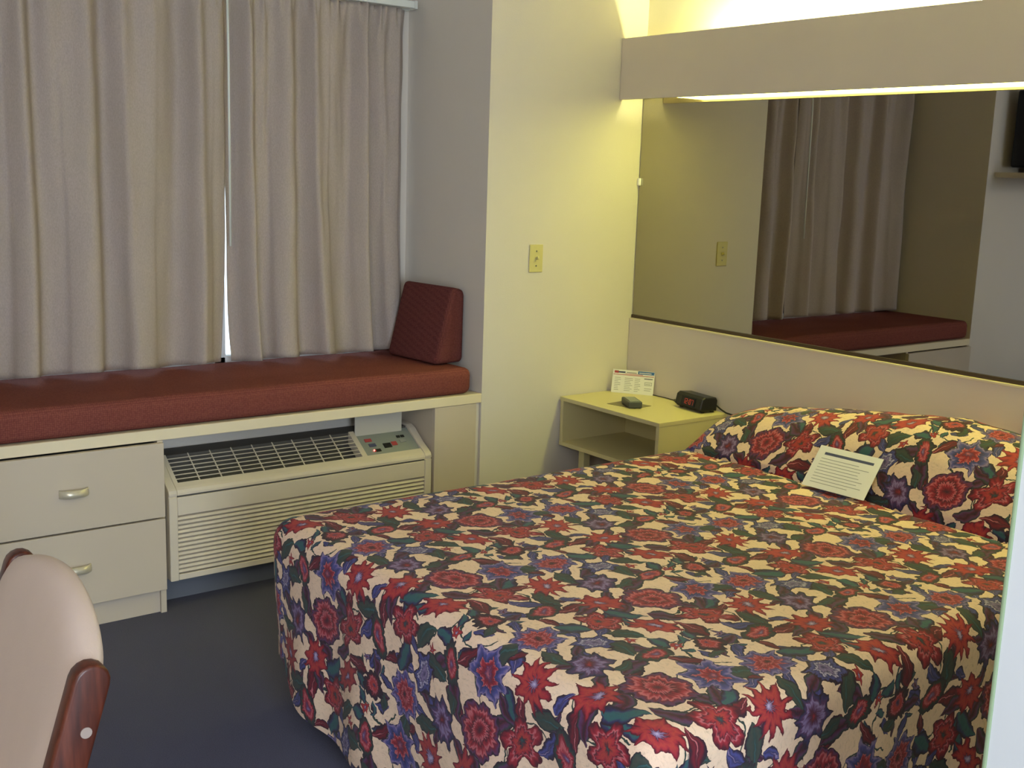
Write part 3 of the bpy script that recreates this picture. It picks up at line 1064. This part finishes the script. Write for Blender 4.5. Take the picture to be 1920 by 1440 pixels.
# skirt: far side (head -> foot), far corner, foot, near corner, near side
loop = []
for i in range(len(V) - 1, -1, -1):
    loop.append((V[i][0], 90.0))
for k in range(1, 14):
    loop.append((V[0][0], 90 + 90 * k / 14))
for j in range(0, ny + 1):
    loop.append((V[0][j], 180.0))
for k in range(1, 14):
    loop.append((V[0][ny], 180 + 90 * k / 14))
for i in range(0, len(V)):
    loop.append((V[i][ny], 270.0))
NR = 40
perim = 0.0
prev = None
skirt = []
for idx, (v, deg) in enumerate(loop):
    a = math.radians(deg)
    d = Vector((math.cos(a), math.sin(a), 0))
    corner = math.sin(2 * (a - PI / 2)) ** 2 if deg not in (90.0, 180.0, 270.0) else 0.0
    if prev is not None:
        perim += (v.co - prev).length
    perim += .012 if corner else 0
    prev = v.co.copy()
    u0, v0 = UVT[v]
    col_ = [v]
    zt_ = v.co.z
    zbase = BZ
    near = math.exp(-((v.co.x - XI) + abs(v.co.y - YA)) / .13) if v.co.y > -1.6 else math.exp(-((v.co.x - XI) + abs(v.co.y - YB)) / .16)
    hem = .058 + .115 * near
    drop = BR * PI / 2 + (BZ - BR - hem)
    for k in range(1, NR + 1):
        l = drop * k / NR
        if l < BR * PI / 2:
            hx = BR * math.sin(l / BR); z = BZ - BR * (1 - math.cos(l / BR))
        else:
            e = l - BR * PI / 2
            hx = BR + .004 * (e / .45) - .012 * near * (e / .45) ** 2
            z = BZ - BR - e
            rip = min(1, e / .30)
            hx += rip * (.011 * math.sin(perim * 16 + .8 * math.sin(perim * 5)) + .010 * noise.noise(Vector((perim * 5, e * 3, 2))))
        zz = z + (zt_ - BZ) * max(0, 1 - l / .12)
        p = Vector((v.co.x, v.co.y, 0)) + d * hx + Vector((0, 0, zz))
        nv = bm.verts.new(p)
        # the print runs on down the drop; in the corner the cloth fans out
        UVT[nv] = (u0 - d.y * l, v0 + d.x * l)
        col_.append(nv)
    skirt.append(col_)
for i in range(len(skirt) - 1):
    for k in range(NR):
        q = [skirt[i][k], skirt[i + 1][k], skirt[i + 1][k + 1], skirt[i][k + 1]]
        uu = [UVT[v] for v in q]
        q2, u2 = [], []
        for v, w_ in zip(q, uu):
            if v not in q2:
                q2.append(v); u2.append(w_)
        if len(q2) >= 3:
            face(q2, u2)
bmesh.ops.recalc_face_normals(bm, faces=bm.faces[:])
if sum(f.normal.z for f in bm.faces if abs(f.calc_center_median().z - BZ) < .02) < 0:
    bmesh.ops.reverse_faces(bm, faces=bm.faces[:])
ob('bedspread', bm, 'chintz', bed, True, 'floral chintz bedspread pulled up over the pillows')

# note card leaning on the pillow
M, w, h = frame_on((-.606, -1.450, .590), (-.592, -1.674, .590), (-.512, -1.440, .706))
nt = thing('note_card', 'white note card with dark header bar leaning on the bed pillow', 'card', (-.585, -1.56, .59))
card_box(0, w, 0, h, -.0012, 0, 'sheet', 'paper', nt, .0004)
card_box(.12 * w, .90 * w, .80 * h, .86 * h, 0, .0003, 'header_bar', 'dark_print', nt)
for k in range(9):
    v = .70 - k * .072
    card_box(.10 * w, (.90 - rc.uniform(0, .22)) * w, v * h, (v + .012) * h, 0, .0003, 'print_line', 'grey_print', nt)

# ------------------------------------------------------------------ chair at lower left
ch = thing('desk_chair', 'mahogany-framed chair with pale padded back, at lower left', 'chair', (-3.2, -1.77, 0))
def post_poly(wd, top):
    # side outline in (x,z): raked upper part with rounded top, kinked back leg below the seat
    ax, az = -2.998, top
    bx_, bz_ = -3.112, .44
    d = Vector((ax - bx_, az - bz_)).normalized(); n = Vector((d.y, -d.x)); r = wd / 2
    c = Vector((ax, az)) - d * r
    out = []
    for k in range(9):
        a = PI * k / 8
        out.append(tuple(c + n * r * math.cos(a) + d * r * math.sin(a)))
    out += [(bx_ - r * 1.0, bz_), (-3.02 - r * .8, 0.0), (-3.02 + r * .8, 0.0), (bx_ + r * 1.1, bz_)]
    return out
for y0 in (-2.068, -1.512):
    bm = bmesh.new()
    dx = .044 if y0 > -1.7 else 0
    prism(bm, [(px_ + dx, pz_) for px_, pz_ in post_poly(.056, .812)], 1, y0, y0 + .034, .006, 3)
    po = ob('back_post', bm, 'wood', ch)
    for p in po.data.polygons:
        p.use_smooth = True
    m_ = po.modifiers.new('auto', 'EDGE_SPLIT'); m_.split_angle = math.radians(40)
    bm = bmesh.new()
    ys_ = y0 - .0015 if y0 < -1.7 else y0 + .0355
    tube(bm, [(-3.018 + dx, ys_, .712), (-3.018 + dx, ys_ + (.003 if y0 < -1.7 else -.003), .712)], .0085, 16)
    ob('screw_cap', bm, 'plug', po)
# padded back between the posts
rows = []
na, nb_ = 44, 30
ring = []
for i in range(na + 1):
    s = -1 + 2 * i / na
    y = -1.760 + .290 * s
    arch = .848 - .056 * abs(s) ** 2.0
    colp = []
    for k in range(nb_):
        a = 2 * PI * k / nb_
        ca, sa = math.cos(a), math.sin(a)
        ca = math.copysign(abs(ca) ** .35, ca); sa = math.copysign(abs(sa) ** .7, sa)
        zc = (arch + .50) / 2; hz = (arch - .50) / 2
        z = zc + hz * ca
        endf = (1 - abs(s) ** 8) ** .5 * .92 + .08
        xm = -2.990 + .017 * (s + 1) - .33 * (.82 - z) + .012 * (1 - s * s)
        x = xm + .034 * sa * endf
        colp.append((x, y, z))
    ring.append(colp)
bm = bmesh.new()
V = [[bm.verts.new(p) for p in c] for c in ring]
for i in range(na):
    for k in range(nb_):
        bm.faces.new((V[i][k], V[i][(k + 1) % nb_], V[i + 1][(k + 1) % nb_], V[i + 1][k]))
bm.faces.new(V[0][::-1]); bm.faces.new(V[-1])
bmesh.ops.recalc_face_normals(bm, faces=bm.faces[:])
ob('backrest', bm, 'chair_fabric', ch, True, 'pale padded backrest')
bobj('seat', (-3.56, -3.09, -2.03, -1.50, .40, .48), 'chair_fabric', ch, .025, 4)
bobj('seat_rail', (-3.55, -3.09, -2.034, -1.496, .34, .402), 'wood', ch, .004)
for y in (-2.066, -1.496):
    bobj('front_leg', (-3.555, -3.510, y, y + .034, 0, .40), 'wood', ch, .004)
    bobj('stretcher', (-3.52, -3.04, y + .006, y + .028, .14, .17), 'wood', ch, .003)

# ------------------------------------------------------------------ seen only in the mirror: television on its wall shelf
sh = thing('television_shelf', 'pale wall shelf under the television, reflected at right edge of mirror', 'shelf', (-3.25, -.1, 1.54))
bobj('board', (-3.68, -2.86, -.27, -.002, 1.60, 1.63), 'laminate', sh, .002)
bobj('fascia', (-3.68, -2.86, -.285, -.27, 1.55, 1.63), 'laminate', sh, .002)
tv = thing('television', 'dark television on the wall shelf, reflected in the mirror', 'television', (-3.25, -.15, 1.632))
bobj('housing', (-3.60, -2.93, -.20, -.05, 1.66, 2.10), 'tv_black', tv, .012, 3)
bobj('screen', (-3.57, -2.96, -.204, -.199, 1.70, 2.07), 'screen', tv, .002)
bobj('foot', (-3.40, -3.12, -.20, -.05, 1.632, 1.664), 'tv_black', tv, .004)
